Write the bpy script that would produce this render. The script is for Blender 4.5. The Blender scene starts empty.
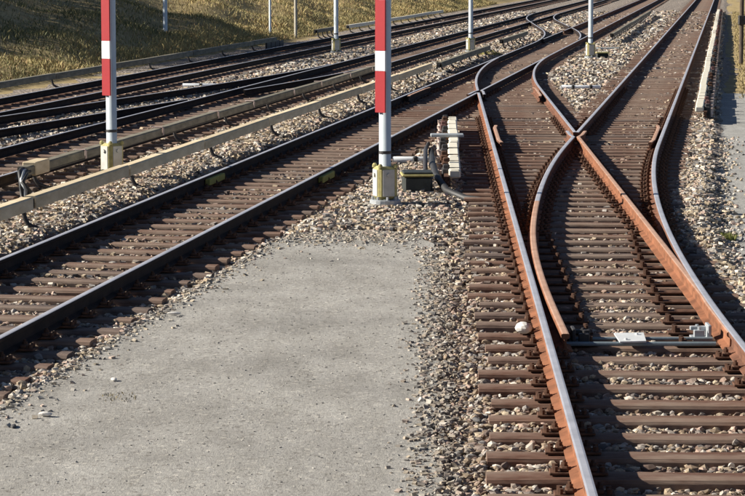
import bpy, math, random
import numpy as np
from mathutils import Vector, Matrix
random.seed(7)
RNG = np.random.default_rng(11)
scene = bpy.context.scene
C = scene.collection

# ------------------------------------------------------------------ camera
CAMZ = 3.12                                    # 2.95 m above the rail tops (z = 0.17)
F = 2480.0 / 745.0
cam = bpy.data.cameras.new('camera'); cam.sensor_width = 36.0; cam.lens = 36.0 * F
cam.clip_start = 0.5; cam.clip_end = 4000
camo = bpy.data.objects.new('camera', cam); C.objects.link(camo)
camo.location = (0, 0, CAMZ)
camo.rotation_euler = (math.radians(90) - math.atan(284 / 2480), 0, 0)
scene.camera = camo
# ------------------------------------------------------------------ light
SUN_EL = math.radians(27); SUN_AZ = math.radians(6)   # sun to the left, a touch beyond
sdir = Vector((-math.cos(SUN_AZ) * math.cos(SUN_EL), math.sin(SUN_AZ) * math.cos(SUN_EL), math.sin(SUN_EL)))
world = bpy.data.worlds.new('World'); scene.world = world; world.use_nodes = True
nt = world.node_tree; nt.nodes.clear()
sky = nt.nodes.new('ShaderNodeTexSky'); sky.sky_type = 'NISHITA'; sky.sun_disc = False
sky.air_density = 0.5; sky.dust_density = 0.3; sky.sun_elevation = SUN_EL; sky.sun_rotation = math.atan2(sdir.x, sdir.y)
bg = nt.nodes.new('ShaderNodeBackground'); bg.inputs['Strength'].default_value = 0.05
wo = nt.nodes.new('ShaderNodeOutputWorld')
nt.links.new(sky.outputs[0], bg.inputs[0]); nt.links.new(bg.outputs[0], wo.inputs[0])
sl = bpy.data.lights.new('sun', 'SUN'); sl.energy = 5.0; sl.angle = math.radians(0.5); sl.color = (1.0, 0.93, 0.82)
so = bpy.data.objects.new('sun', sl); C.objects.link(so)
so.rotation_euler = sdir.to_track_quat('Z', 'Y').to_euler(); so.location = (-30, 20, 30)
scene.view_settings.view_transform = 'Standard'; scene.view_settings.look = 'None'
scene.view_settings.exposure = 0.95; scene.view_settings.gamma = 1.0
scene.render.resolution_x = 1024; scene.render.resolution_y = 682

# ------------------------------------------------------------------ layout
TH = math.radians(8.1); CT, ST = math.cos(TH), math.sin(TH)
def W(u, v, z=0.0):                             # u across the parallel tracks, v along them
    return Vector((u * CT + v * ST, -u * ST + v * CT, z))
def UV(x, y): return x * CT - y * ST, x * ST + y * CT
GZ = 0.02; RT = 0.17                            # rail foot, rail top
HG = 0.7525                                     # half distance between rail head centres
UL, US, UM, UN = -6.45, -1.83, -10.80, -15.15   # the four parallel tracks
THR = math.radians(1.6); TR = math.tan(THR)
def Rx(y): return 2.534 + (y - 33.36) * TR       # the straight part of the near crossover
RC = 190.0; DEL = TH - THR; TL = RC * math.tan(DEL / 2)

# ------------------------------------------------------------------ materials
def mat(name): 
    m = bpy.data.materials.new(name); m.use_nodes = True
    n = m.node_tree.nodes; b = n['Principled BSDF']
    return m, m.node_tree, n, b
def N(t, kind, **kw):
    n = t.nodes.new(kind)
    for k, v in kw.items(): setattr(n, k, v)
    return n
def ramp(t, src, stops):
    r = N(t, 'ShaderNodeValToRGB'); e = r.color_ramp.elements
    while len(e) < len(stops): e.new(0.5)
    for i, (p, c) in enumerate(stops): e[i].position = p; e[i].color = (*c, 1)
    t.links.new(src, r.inputs[0]); return r.outputs[0]
def noise(t, scale, detail=4, rough=0.55, vec=None, stretch=None):
    tc = N(t, 'ShaderNodeTexCoord'); v = vec or tc.outputs['Object']
    if stretch:
        mp = N(t, 'ShaderNodeMapping'); mp.inputs['Scale'].default_value = stretch
        t.links.new(v, mp.inputs[0]); v = mp.outputs[0]
    n = N(t, 'ShaderNodeTexNoise'); n.inputs['Scale'].default_value = scale
    n.inputs['Detail'].default_value = detail; n.inputs['Roughness'].default_value = rough
    t.links.new(v, n.inputs['Vector']); return n.outputs['Fac']
def mix(t, fac, a, b, mode='MIX'):
    m = N(t, 'ShaderNodeMix', data_type='RGBA', blend_type=mode)
    for sock, val in ((m.inputs[0], fac), (m.inputs[6], a), (m.inputs[7], b)):
        if isinstance(val, (int, float)): sock.default_value = val
        elif isinstance(val, tuple): sock.default_value = (*val, 1)
        else: t.links.new(val, sock)
    return m.outputs[2]
def bump(t, b, h, strength=0.4, dist=0.01):
    n = N(t, 'ShaderNodeBump'); n.inputs['Strength'].default_value = strength; n.inputs['Distance'].default_value = dist
    t.links.new(h, n.inputs['Height']); t.links.new(n.outputs[0], b.inputs['Normal'])
def simple(name, a, b_, scale=8.0, rough=0.8, metal=0.0, bumps=0.2, stretch=None, dist=0.005, rnd=0.0):
    m, t, n, b = mat(name)
    col = ramp(t, noise(t, scale, 5, 0.65, stretch=stretch), [(0.3, a), (0.7, b_)])
    if rnd:
        oi = N(t, 'ShaderNodeObjectInfo'); hv = N(t, 'ShaderNodeHueSaturation')
        mr = N(t, 'ShaderNodeMapRange'); mr.inputs[3].default_value = 1 - rnd; mr.inputs[4].default_value = 1 + rnd
        t.links.new(oi.outputs['Random'], mr.inputs[0]); t.links.new(mr.outputs[0], hv.inputs['Value'])
        t.links.new(col, hv.inputs['Color']); col = hv.outputs[0]
    t.links.new(col, b.inputs['Base Color'])
    b.inputs['Roughness'].default_value = rough; b.inputs['Metallic'].default_value = metal
    if rough > 0.72: b.inputs['Specular IOR Level'].default_value = 0.12
    if bumps: bump(t, b, noise(t, scale * 6, 4, stretch=stretch), bumps, dist)
    return m
M = {}
M['steel'] = simple('worn_rail_steel', (0.40, 0.40, 0.43), (0.58, 0.58, 0.62), 3, 0.42, 0.3, 0.05)
M['rust'] = simple('rusty_rail_side', (0.12, 0.055, 0.032), (0.30, 0.13, 0.07), 4, 0.88, 0.0, 0.4)
M['rust_mid'] = simple('brown_rail_side', (0.085, 0.045, 0.032), (0.22, 0.105, 0.066), 4, 0.88, 0.0, 0.4)
M['rust_dark'] = simple('dark_brown_rust', (0.045, 0.026, 0.019), (0.15, 0.08, 0.052), 14, 0.85, 0.0, 0.3)
M['rust_old_shade'] = simple('old_shaded_rail_side', (0.014, 0.011, 0.011), (0.040, 0.027, 0.022), 5, 0.8, 0.0, 0.3)  # old rust, darkened further to paint in the shade on rail sides
M['rust_top'] = simple('rusted_rail_head', (0.36, 0.20, 0.13), (0.50, 0.32, 0.23), 4, 0.7, 0.0, 0.1)
M['iron'] = simple('dark_iron', (0.025, 0.024, 0.026), (0.06, 0.055, 0.055), 9, 0.6, 0.2, 0.15)
M['grey_metal'] = simple('galvanised_metal', (0.30, 0.33, 0.35), (0.45, 0.47, 0.48), 9, 0.5, 0.3, 0.1)
M['pale_plate'] = simple('pale_metal_plate', (0.55, 0.57, 0.57), (0.68, 0.70, 0.70), 12, 0.5, 0.1, 0.1)
M['white_paint'] = simple('white_paint', (0.66, 0.69, 0.71), (0.80, 0.82, 0.83), 5, 0.5, 0.0, 0.05)
M['pole_paint'] = simple('pole_paint', (0.50, 0.57, 0.60), (0.62, 0.68, 0.70), 4, 0.5, 0.0, 0.05)
M['red_paint'] = simple('red_paint', (0.33, 0.004, 0.010), (0.40, 0.007, 0.014), 4, 0.5, 0.0, 0.05)
M['yellow'] = simple('worn_yellow_paint', (0.27, 0.24, 0.09), (0.48, 0.42, 0.17), 14, 0.7, 0.0, 0.2)
M['green_yellow'] = simple('faded_yellow_green', (0.20, 0.20, 0.06), (0.34, 0.32, 0.10), 20, 0.8, 0.0, 0.2)
M['box_grey'] = simple('box_grey_plate', (0.42, 0.42, 0.38), (0.56, 0.55, 0.50), 9, 0.6, 0.0, 0.1)
M['cream'] = simple('cream_cover', (0.62, 0.57, 0.45), (0.76, 0.72, 0.60), 4, 0.6, 0.0, 0.1, rnd=0.1)
M['tan_cover'] = simple('weathered_tan_cover', (0.54, 0.43, 0.27), (0.76, 0.65, 0.46), 2.2, 0.75, 0.0, 0.3, (1, 1, 4), rnd=0.12)
M['grey_cover'] = simple('weathered_grey_cover', (0.13, 0.12, 0.092), (0.31, 0.285, 0.22), 2.2, 0.75, 0.0, 0.3, (1, 1, 4), rnd=0.15)
M['maroon'] = simple('maroon_conductor', (0.07, 0.03, 0.03), (0.16, 0.07, 0.06), 6, 0.7, 0.0, 0.2)
M['insulator'] = simple('pale_insulator', (0.50, 0.36, 0.31), (0.68, 0.56, 0.50), 9, 0.5, 0.0, 0.1)
M['concrete'] = simple('weathered_concrete', (0.30, 0.28, 0.23), (0.44, 0.41, 0.34), 7, 0.9, 0.0, 0.4)
M['plank'] = simple('old_plank', (0.16, 0.12, 0.085), (0.30, 0.23, 0.16), 6, 0.9, 0.0, 0.3, (1, 8, 8))
M['blue_grey'] = simple('blue_grey_plank', (0.14, 0.19, 0.22), (0.22, 0.27, 0.30), 6, 0.7, 0.0, 0.2)
M['rubber'] = simple('black_rubber', (0.012, 0.012, 0.013), (0.03, 0.03, 0.03), 9, 0.6, 0.0, 0.1)
M['dark_box'] = simple('dark_green_black_box', (0.012, 0.016, 0.014), (0.035, 0.042, 0.036), 9, 0.6, 0.0, 0.1)
M['pale_stone'] = simple('pale_stone', (0.48, 0.46, 0.43), (0.70, 0.68, 0.64), 22, 0.9, 0.0, 0.3)
M['dark_stone'] = simple('dark_stone', (0.07, 0.07, 0.075), (0.14, 0.135, 0.13), 22, 0.9, 0.0, 0.3)
M['bark'] = simple('bark', (0.05, 0.04, 0.03), (0.13, 0.10, 0.075), 6, 0.95, 0.0, 0.5, (3, 3, 0.6))
M['leaf'] = simple('tree_leaf', (0.035, 0.07, 0.02), (0.08, 0.13, 0.04), 1.5, 0.7, 0.0, 0)

def sleeper_mat():
    m, t, n, b = mat('sleeper_wood')
    oi = N(t, 'ShaderNodeObjectInfo')
    base = ramp(t, oi.outputs['Random'], [(0.0, (0.145, 0.075, 0.053)), (0.35, (0.185, 0.105, 0.074)), (0.6, (0.125, 0.098, 0.09)), (0.8, (0.21, 0.135, 0.10)), (1.0, (0.15, 0.08, 0.058))])
    g = noise(t, 5, 6, 0.7, stretch=(1.2, 22, 22))
    gr = ramp(t, g, [(0.30, (0.45, 0.42, 0.40)), (0.55, (1.0, 1.0, 1.0)), (0.75, (1.45, 1.42, 1.40))])
    col = mix(t, 1.0, base, gr, 'MULTIPLY')
    st = ramp(t, noise(t, 2.3, 5, 0.7), [(0.42, (0, 0, 0)), (0.68, (1, 1, 1))])
    col = mix(t, st, col, (0.27, 0.205, 0.16))
    t.links.new(col, b.inputs['Base Color']); b.inputs['Roughness'].default_value = 0.85; b.inputs['Specular IOR Level'].default_value = 0.15
    bump(t, b, g, 0.6, 0.012); return m
M['sleeper'] = sleeper_mat()

def stone_mat():
    m, t, n, b = mat('ballast_stone')
    at = N(t, 'ShaderNodeAttribute'); at.attribute_name = 'tint'
    nz = ramp(t, noise(t, 35, 3, 0.6), [(0.3, (0.72, 0.72, 0.72)), (0.7, (1.2, 1.2, 1.2))])
    t.links.new(mix(t, 1.0, at.outputs['Color'], nz, 'MULTIPLY'), b.inputs['Base Color'])
    b.inputs['Roughness'].default_value = 0.9; b.inputs['Specular IOR Level'].default_value = 0.15; return m
M['stone'] = stone_mat()

def bed_mat():
    m, t, n, b = mat('ballast_bed')
    tc = N(t, 'ShaderNodeTexCoord'); vo = N(t, 'ShaderNodeTexVoronoi'); vo.inputs['Scale'].default_value = 15
    nz = N(t, 'ShaderNodeTexNoise'); nz.inputs['Scale'].default_value = 20
    mv = N(t, 'ShaderNodeMix', data_type='VECTOR'); mv.inputs[0].default_value = 0.06
    t.links.new(tc.outputs['Object'], nz.inputs['Vector']); t.links.new(tc.outputs['Object'], mv.inputs[4]); t.links.new(nz.outputs['Color'], mv.inputs[5])
    t.links.new(mv.outputs[1], vo.inputs['Vector'])
    sp = N(t, 'ShaderNodeSeparateColor'); t.links.new(vo.outputs['Color'], sp.inputs[0])
    cells = ramp(t, sp.outputs[0], [(0.0, (0.09, 0.08, 0.07)), (0.3, (0.22, 0.18, 0.14)), (0.55, (0.34, 0.31, 0.27)), (0.8, (0.30, 0.23, 0.18)), (1.0, (0.50, 0.46, 0.41))])
    at = N(t, 'ShaderNodeAttribute'); at.attribute_name = 'rusty_shade'
    mul = ramp(t, at.outputs['Fac'], [(0.0, (0.95, 0.93, 0.92)), (1.0, (0.22, 0.15, 0.12))])  # in-track bed darkened for rust, oil and the shade painted between sleepers
    t.links.new(mix(t, 1.0, cells, mul, 'MULTIPLY'), b.inputs['Base Color'])
    b.inputs['Roughness'].default_value = 0.95
    inv = N(t, 'ShaderNodeMath', operation='SUBTRACT'); inv.inputs[0].default_value = 1; t.links.new(vo.outputs['Distance'], inv.inputs[1])
    bump(t, b, inv.outputs[0], 1.0, 0.08); return m
M['bed'] = bed_mat()

def path_mat(name, base, warm):
    m, t, n, b = mat(name)
    fine = ramp(t, noise(t, 70, 5, 0.8, stretch=(1, 0.35, 1)), [(0.30, (0.66, 0.66, 0.65)), (0.5, (1, 1, 1)), (0.72, (1.25, 1.25, 1.23))])
    big = ramp(t, noise(t, 0.9, 6, 0.62), [(0.32, tuple(c * 0.80 for c in base)), (0.52, base), (0.70, warm)])
    strk = ramp(t, noise(t, 3.2, 6, 0.75, stretch=(1.0, 0.30, 1)), [(0.34, (0.84, 0.83, 0.81)), (0.62, (1.07, 1.07, 1.07))])
    vo = N(t, 'ShaderNodeTexVoronoi'); vo.inputs['Scale'].default_value = 34
    tc = N(t, 'ShaderNodeTexCoord'); t.links.new(tc.outputs['Object'], vo.inputs['Vector'])
    sp = N(t, 'ShaderNodeSeparateColor'); t.links.new(vo.outputs['Color'], sp.inputs[0])
    grit = ramp(t, sp.outputs[1], [(0.0, (0.62, 0.60, 0.58)), (0.1, (0.95, 0.95, 0.95)), (0.88, (1.0, 1.0, 1.0)), (1.0, (1.38, 1.36, 1.32))])
    col = mix(t, 1.0, mix(t, 1.0, mix(t, 1.0, big, strk, 'MULTIPLY'), fine, 'MULTIPLY'), grit, 'MULTIPLY')
    t.links.new(col, b.inputs['Base Color']); b.inputs['Roughness'].default_value = 0.95
    bump(t, b, noise(t, 45, 5, 0.8, stretch=(1, 0.45, 1)), 0.7, 0.016); return m
M['path'] = path_mat('dusty_grey_path', (0.325, 0.312, 0.285), (0.375, 0.362, 0.332))
M['path2'] = path_mat('pale_concrete_path', (0.33, 0.325, 0.305), (0.37, 0.362, 0.335))
M['soil'] = simple('dry_soil', (0.24, 0.18, 0.085), (0.46, 0.36, 0.19), 1.7, 0.95, 0.0, 0.6, dist=0.03)
M['ground'] = simple('bare_ground', (0.20, 0.165, 0.11), (0.32, 0.27, 0.19), 0.3, 0.95, 0.0, 0.3)
def grass_mat():
    m, t, n, b = mat('dry_grass')
    at = N(t, 'ShaderNodeAttribute'); at.attribute_name = 'tint'
    t.links.new(at.outputs['Color'], b.inputs['Base Color']); b.inputs['Roughness'].default_value = 0.8
    return m
M['grass'] = grass_mat()

# ------------------------------------------------------------------ helpers
def link(name, me, parent=None):
    o = bpy.data.objects.new(name, me); C.objects.link(o)
    if parent is not None: o.parent = parent
    return o
def tag(o, label, cat, group=None):
    o['label'] = label; o['category'] = cat
    if group: o['group'] = group
    return o
def thing(name, label, cat, loc=(0, 0, 0), rz=0.0, group=None):
    o = link(name, None); o.location = loc; o.rotation_euler = (0, 0, rz); o.empty_display_size = 0.2
    return tag(o, label, cat, group)
class MB:
    def __init__(s): s.v = []; s.f = []; s.m = []
    def add(s, v, f, m=0):
        k = len(s.v); s.v += [tuple(p) for p in v]; s.f += [tuple(i + k for i in q) for q in f]
        s.m += (m if isinstance(m, list) else [m] * len(f)); return s
    def box(s, c, d, rz=0.0, bev=0.0, m=0):
        hx, hy, hz = d[0] / 2, d[1] / 2, d[2] / 2; b = min(bev, hx * .9, hy * .9, hz * .9)
        if b <= 0:
            P = [(x * hx, y * hy, z * hz) for z in (-1, 1) for y in (-1, 1) for x in (-1, 1)]
            Fs = [(0, 2, 3, 1), (4, 5, 7, 6), (0, 1, 5, 4), (2, 6, 7, 3), (0, 4, 6, 2), (1, 3, 7, 5)]
        else:                                   # bevelled: octagon plan rings, chamfered top and bottom
            def ring(ix, iy, z, k):
                return [(-ix + k, -iy, z), (ix - k, -iy, z), (ix, -iy + k, z), (ix, iy - k, z), (ix - k, iy, z), (-ix + k, iy, z), (-ix, iy - k, z), (-ix, -iy + k, z)]
            P = ring(hx - b, hy - b, -hz, b) + ring(hx, hy, -hz + b, b) + ring(hx, hy, hz - b, b) + ring(hx - b, hy - b, hz, b)
            Fs = [tuple(range(7, -1, -1)), tuple(range(24, 32))]
            for r in range(3):
                for i in range(8):
                    j = (i + 1) % 8; Fs.append((r * 8 + i, r * 8 + j, r * 8 + 8 + j, r * 8 + 8 + i))
        cs, sn = math.cos(rz), math.sin(rz)
        return s.add([(c[0] + x * cs - y * sn, c[1] + x * sn + y * cs, c[2] + z) for x, y, z in P], Fs, m)
    def tube(s, pts, r, n=8, m=0, caps=True):
        pts = [Vector(p) for p in pts]; rs = r if isinstance(r, (list, tuple)) else [r] * len(pts)
        V = []; up0 = None
        for i, p in enumerate(pts):
            d = (pts[min(i + 1, len(pts) - 1)] - pts[max(i - 1, 0)]).normalized()
            if up0 is None: up0 = Vector((0, 0, 1)) if abs(d.z) < 0.9 else Vector((1, 0, 0))
            a = d.cross(up0).normalized(); b = a.cross(d).normalized()
            up0 = b if abs(d.dot(b)) < 0.9 else up0
            V += [p + (a * math.cos(2 * math.pi * k / n) + b * math.sin(2 * math.pi * k / n)) * rs[i] for k in range(n)]
        Fs = [(i * n + k, i * n + n + k, i * n + n + (k + 1) % n, i * n + (k + 1) % n) for i in range(len(pts) - 1) for k in range(n)]
        Fs = [q[::-1] for q in Fs]
        if caps: Fs += [tuple(range(n)), tuple(range(len(pts) * n - 1, (len(pts) - 1) * n - 1, -1))]
        return s.add(V, Fs, m)
    def sweep(s, prof, pts, mats, caps=True):   # prof: closed list of (lateral, z), pts: (x, y, z)
        pts = [Vector(p) for p in pts]; n = len(prof); V = []
        for i, p in enumerate(pts):
            d = pts[min(i + 1, len(pts) - 1)] - pts[max(i - 1, 0)]; d.z = 0; d.normalize()
            r = Vector((d.y, -d.x, 0))
            V += [p + r * a + Vector((0, 0, z)) for a, z in prof]
        Fs = []; ms = []
        for i in range(len(pts) - 1):
            for k in range(n):
                j = (k + 1) % n; Fs.append((i * n + k, i * n + j, i * n + n + j, i * n + n + k)); ms.append(mats[k])
        if caps: Fs += [tuple(range(n - 1, -1, -1)), tuple(range((len(pts) - 1) * n, len(pts) * n))]; ms += [mats[0]] * 2
        return s.add(V, Fs, ms)
    def mesh(s, name, mats, smooth=False):
        me = bpy.data.meshes.new(name); me.from_pydata(s.v, [], s.f)
        for mm in (mats if isinstance(mats, (list, tuple)) else [mats]): me.materials.append(M[mm])
        me.polygons.foreach_set('material_index', s.m)
        if smooth: me.polygons.foreach_set('use_smooth', [True] * len(s.f))
        me.update(); return me
    def build(s, name, mats, parent=None, smooth=False): return link(name, s.mesh(name, mats, smooth), parent)
def part(name, mb, mats, parent, smooth=False): return mb.build(name, mats, parent, smooth)
def fast_mesh(name, V, Fc, tint=None):           # numpy triangles
    me = bpy.data.meshes.new(name); nv, nf = len(V), len(Fc)
    me.vertices.add(nv); me.vertices.foreach_set('co', V.astype(np.float32).ravel())
    me.loops.add(nf * 3); me.loops.foreach_set('vertex_index', Fc.astype(np.int32).ravel())
    me.polygons.add(nf); me.polygons.foreach_set('loop_start', np.arange(0, nf * 3, 3, dtype=np.int32))
    if tint is not None:
        a = me.attributes.new('tint', 'FLOAT_COLOR', 'POINT')
        a.data.foreach_set('color', np.concatenate([tint, np.ones((nv, 1))], 1).astype(np.float32).ravel())
    me.update(calc_edges=True)
    me.polygons.foreach_set('use_smooth', [False] * nf); return me

# ------------------------------------------------------------------ ground heights
def smooth01(x): x = np.clip(x, 0, 1); return x * x * (3 - 2 * x)
def bank(u, v):
    d = np.maximum(0.0, -17.9 - u)
    h = 4.4 * (1 - np.exp(-(d * 0.37 / 4.4) ** 1.15))
    return h + 0.10 * np.sin(u * 1.7 + v * 0.31) * np.minimum(1, d / 2) + 0.12 * np.sin(v * 0.53 - u * 0.6) * np.minimum(1, d / 3)
def track_dist(X, Y):                             # distance to the closest track centre line
    u = X * CT - Y * ST
    d = np.minimum.reduce([abs(u - UL), abs(u - UM), abs(u - UN), abs(u - US)])
    r = abs(X - Rx(Y)); r = np.where(Y < 72, r, 9)
    return np.minimum(d, r)
def bed_z(X, Y):
    u, v = X * CT - Y * ST, X * ST + Y * CT
    z = -0.105 + 0.02 * np.sin(X * 2.1 + Y * 0.7) * np.sin(Y * 1.3 - X)
    z = z + 0.05 * smooth01((track_dist(X, Y) - 1.25) / 0.3)
    xs = np.maximum(Rx(Y) + 0.75, (US + 0.75 + Y * ST) / CT)      # right-hand rail of the switch / straight track
    z = z + 0.035 * smooth01((X - xs - 0.30) / 0.2)
    z = z - 0.11 * smooth01((u + 0.45) / 0.6) * smooth01((X - xs - 0.6) / 0.6)
    return z

g = MB(); S = 1600
g.add([(-S, -S, -0.6), (S, -S, -0.6), (S, S, -0.6), (-S, S, -0.6)], [(0, 1, 2, 3)])
o = g.build('ground', 'ground'); o['kind'] = 'structure'

def grid_sheet(name, us, vs, zf, mk, rust=False):
    U_, V_ = np.meshgrid(us, vs); X = U_ * CT + V_ * ST; Y = -U_ * ST + V_ * CT; Z = zf(U_, V_, X, Y)
    P = np.stack([X, Y, Z], -1).reshape(-1, 3); nu, nv = len(us), len(vs)
    i = (np.arange(nv - 1)[:, None] * nu + np.arange(nu - 1)[None]).ravel()
    Fc = np.concatenate([np.stack([i, i + 1, i + nu + 1], 1), np.stack([i, i + nu + 1, i + nu], 1)])
    me = fast_mesh(name, P, Fc); me.materials.append(M[mk])
    me.polygons.foreach_set('use_smooth', [True] * len(Fc))
    if rust:
        a = me.attributes.new('rusty_shade', 'FLOAT', 'POINT')
        a.data.foreach_set('value', (1 - smooth01((track_dist(P[:, 0], P[:, 1]) - 0.85) / 0.7)).astype(np.float32))
    o = link(name, me); o['kind'] = 'structure'; return o
us = np.arange(-18.0, 4.4, 0.2); vs = np.concatenate([np.arange(2, 70, 0.5), np.arange(70, 300, 1.0)])
grid_sheet('ballast_bed', us, vs, lambda u, v, X, Y: bed_z(X, Y), 'bed', True)
grid_sheet('embankment', np.arange(-60, -15.9, 0.5), np.arange(30, 300, 0.7),
           lambda u, v, X, Y: bank(u, v) - 0.07 - 0.12 * smooth01((u + 16.4) / 0.4), 'soil')

# ------------------------------------------------------------------ paths
def slab(name, poly, z, mk, thick=0.35, jit=0.05):
    P = []
    for i, (x, y) in enumerate(poly):
        x2, y2 = poly[(i + 1) % len(poly)]; n = max(1, int(math.hypot(x2 - x, y2 - y) / 0.18))
        for k in range(n):
            P.append((x + (x2 - x) * k / n + random.uniform(-jit, jit), y + (y2 - y) * k / n + random.uniform(-jit, jit)))
    n = len(P); b = MB()
    b.add([(x, y, z) for x, y in P] + [(x, y, z - thick) for x, y in P], [tuple(range(n))] + [(i, i + n, (i + 1) % n + n, (i + 1) % n) for i in range(n)])
    o = b.build(name, mk); o['kind'] = 'structure'; return o
def edge_left(y): return (-5.10 + y * ST) / CT
PATH = [(0.36, 5), (0.40, 15), (0.50, 19), (0.60, 23), (0.68, 26), (0.70, 28.0), (0.55, 28.9), (0.0, 29.3), (-0.5, 29.3), (-0.95, 28.9), (edge_left(28.2), 28.2), (edge_left(23), 23), (edge_left(17), 17), (edge_left(5), 5)]
PZ = -0.035
slab('path', PATH, PZ, 'path')
R2 = [(3.7, 8), (3.72, 22)] + [tuple(W(a, v)[:2]) for a, v in ((.02, 27), (-.16, 33), (-.2, 38), (-.22, 46), (-.22, 62.5))] + [tuple(W(5, 62.5)[:2]), tuple(W(6.5, 8)[:2])]
P2Z = -0.085
slab('service_path', R2, P2Z, 'path2', 0.4, 0.04)
# dry verge beyond the service path
grid_sheet('verge', np.arange(-0.28, 60, 0.6), np.arange(62, 300, 1.0), lambda u, v, X, Y: -0.11 + 0.03 * np.sin(u * 2.2 + v * 0.9) * np.sin(v * 0.7), 'soil')

# ------------------------------------------------------------------ rails
def arc_pts(p0, h0, h1, R, n=24):                # heading measured from +Y towards +X
    s = 1 if h1 > h0 else -1; out = []
    cx = p0[0] + s * R * math.cos(h0); cy = p0[1] - s * R * math.sin(h0)
    for i in range(n + 1):
        h = h0 + (h1 - h0) * i / n
        out.append((cx - s * R * math.cos(h), cy + s * R * math.sin(h)))
    return out
def off(pl, d):                                  # offset a polyline to its right by d
    out = []
    for i, p in enumerate(pl):
        a = pl[max(i - 1, 0)]; b = pl[min(i + 1, len(pl) - 1)]; L = math.hypot(b[0] - a[0], b[1] - a[1])
        out.append((p[0] + (b[1] - a[1]) / L * d, p[1] - (b[0] - a[0]) / L * d))
    return out
def dens(pl, step=1.0):
    out = [pl[0]]
    for a, b in zip(pl, pl[1:]):
        n = max(1, int(math.hypot(b[0] - a[0], b[1] - a[1]) / step))
        out += [(a[0] + (b[0] - a[0]) * k / n, a[1] + (b[1] - a[1]) * k / n) for k in range(1, n + 1)]
    return out
def lat(pl, fn): return [(p[0] + fn(p[1]), p[1]) for p in pl]
def cut(pl, y0=-1e9, y1=1e9):                    # trim by world y
    out = []
    for a, b in zip(pl, pl[1:]):
        ts = [0, 1]
        for yy in (y0, y1):
            if (a[1] - yy) * (b[1] - yy) < 0: ts.append((yy - a[1]) / (b[1] - a[1]))
        ts.sort()
        for t0, t1 in zip(ts, ts[1:]):
            ym = a[1] + (b[1] - a[1]) * (t0 + t1) / 2
            if y0 <= ym <= y1:
                q0 = (a[0] + (b[0] - a[0]) * t0, a[1] + (b[1] - a[1]) * t0); q1 = (a[0] + (b[0] - a[0]) * t1, a[1] + (b[1] - a[1]) * t1)
                if not out: out.append(q0)
                out.append(q1)
    return out
PROF = [(-0.0625, 0), (0.0625, 0), (0.0625, 0.011), (0.012, 0.03), (0.009, 0.05), (0.009, 0.10), (0.033, 0.116), (0.035, 0.138), (0.030, 0.147), (0.018, 0.150),
        (-0.018, 0.150), (-0.030, 0.147), (-0.035, 0.138), (-0.033, 0.116), (-0.009, 0.10), (-0.009, 0.05), (-0.012, 0.03), (-0.0625, 0.011)]
PM = [0] * 18; PM[8] = PM[9] = PM[10] = 1
def rail(pl, parent, dz=0.0, mats=('rust', 'steel'), name='rail', sc=1.0):
    b = MB(); b.sweep([(a * sc, z) for a, z in PROF], [(x, y, GZ + dz) for x, y in pl], PM)
    return part(name, b, list(mats), parent)

def ust(u, v0, v1): return dens([tuple(W(u, v0)[:2]), tuple(W(u, v1)[:2])], 2.0)
FARV = 262
# near turnout (crossover straight, through track curves to the right)
u_s = US
yT = 30.2                                        # where the two centre lines meet
yTs = yT - TL * math.cos(THR); nT0 = (Rx(yTs), yTs)
ctr_S = dens([(Rx(6), 6), nT0], 1.0)[:-1] + arc_pts(nT0, THR, TH, RC, 28)
e = ctr_S[-1]; ctr_S += dens([e, (e[0] + 250 * ST, e[1] + 250 * CT)], 2.0)[1:]
US = UV(*e)[0]
# far turnout (crossover joins the next track)
def uv_line_x(u, y): return (u + y * ST) / CT
yJ = 33.36 + (2.534 - uv_line_x(UL, 33.36)) / (math.tan(TH) - TR)
y0 = yJ - TL * math.cos(THR); p0 = (Rx(y0), y0)
ctr_R = dens([(Rx(6), 6), p0], 1.0)[:-1] + arc_pts(p0, THR, TH, RC, 28)
eR = ctr_R[-1]
# crossover from the middle track to the one on its left, far away
vq = 103.5; THQ = TH - DEL
q0 = W(UL, vq - 0.0); TQ0 = W(UL, vq - TL)
ctr_Q = arc_pts((TQ0.x, TQ0.y), TH, THQ, RC, 24); eq = ctr_Q[-1]
LQ = (UL - UM) / math.sin(DEL) - 2 * TL
e2 = (eq[0] + LQ * math.sin(THQ), eq[1] + LQ * math.cos(THQ))
ctr_Q += dens([eq, e2], 2.0)[1:-1] + arc_pts(e2, THQ, TH, RC, 24)

A_full = off(ctr_R, -HG); B_full = off(ctr_R, HG)
Sl_full = off(ctr_S, -HG); Sr_full = off(ctr_S, HG)
Ll_x = lambda y: uv_line_x(UL - HG, y); Lr_x = lambda y: uv_line_x(UL + HG, y)
def interp(pl, y):
    for a, b in zip(pl, pl[1:]):
        if a[1] <= y <= b[1]: return a[0] + (b[0] - a[0]) * (y - a[1]) / (b[1] - a[1])
def cross_y(pl1, f2, ya, yb):
    for _ in range(50):
        m = (ya + yb) / 2
        if (interp(pl1, ya) - f2(ya)) * (interp(pl1, m) - f2(m)) <= 0: yb = m
        else: ya = m
    return (ya + yb) / 2
yF1 = cross_y(A_full, Lr_x, 48, 66)               # far frog
yF2 = cross_y(B_full, lambda y: interp(Sl_full, y), 35, 50)   # near frog

swi = thing('railway_crossover', 'rusty crossover track with switch blades running past the red and white marker post', 'railway track')
trL = thing('railway_track', 'dark straight track with brown sleepers between the tan third rail cover and the grey path', 'railway track')
trS = thing('railway_track', 'straight track with brown sleepers beside the cream third rail blocks and service path', 'railway track')
trM = thing('railway_track', 'dark track with grey third rail cover beside it and a crossover joining it', 'railway track')
trN = thing('railway_track', 'dark track running along the foot of the dry grassy embankment', 'railway track')
trP = thing('railway_crossover', 'dark crossover linking the embankment track to the next track', 'railway track')
trQ = thing('railway_crossover', 'distant rusty crossover bending away beyond the white posts', 'railway track')

yTipF = 79.0
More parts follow.
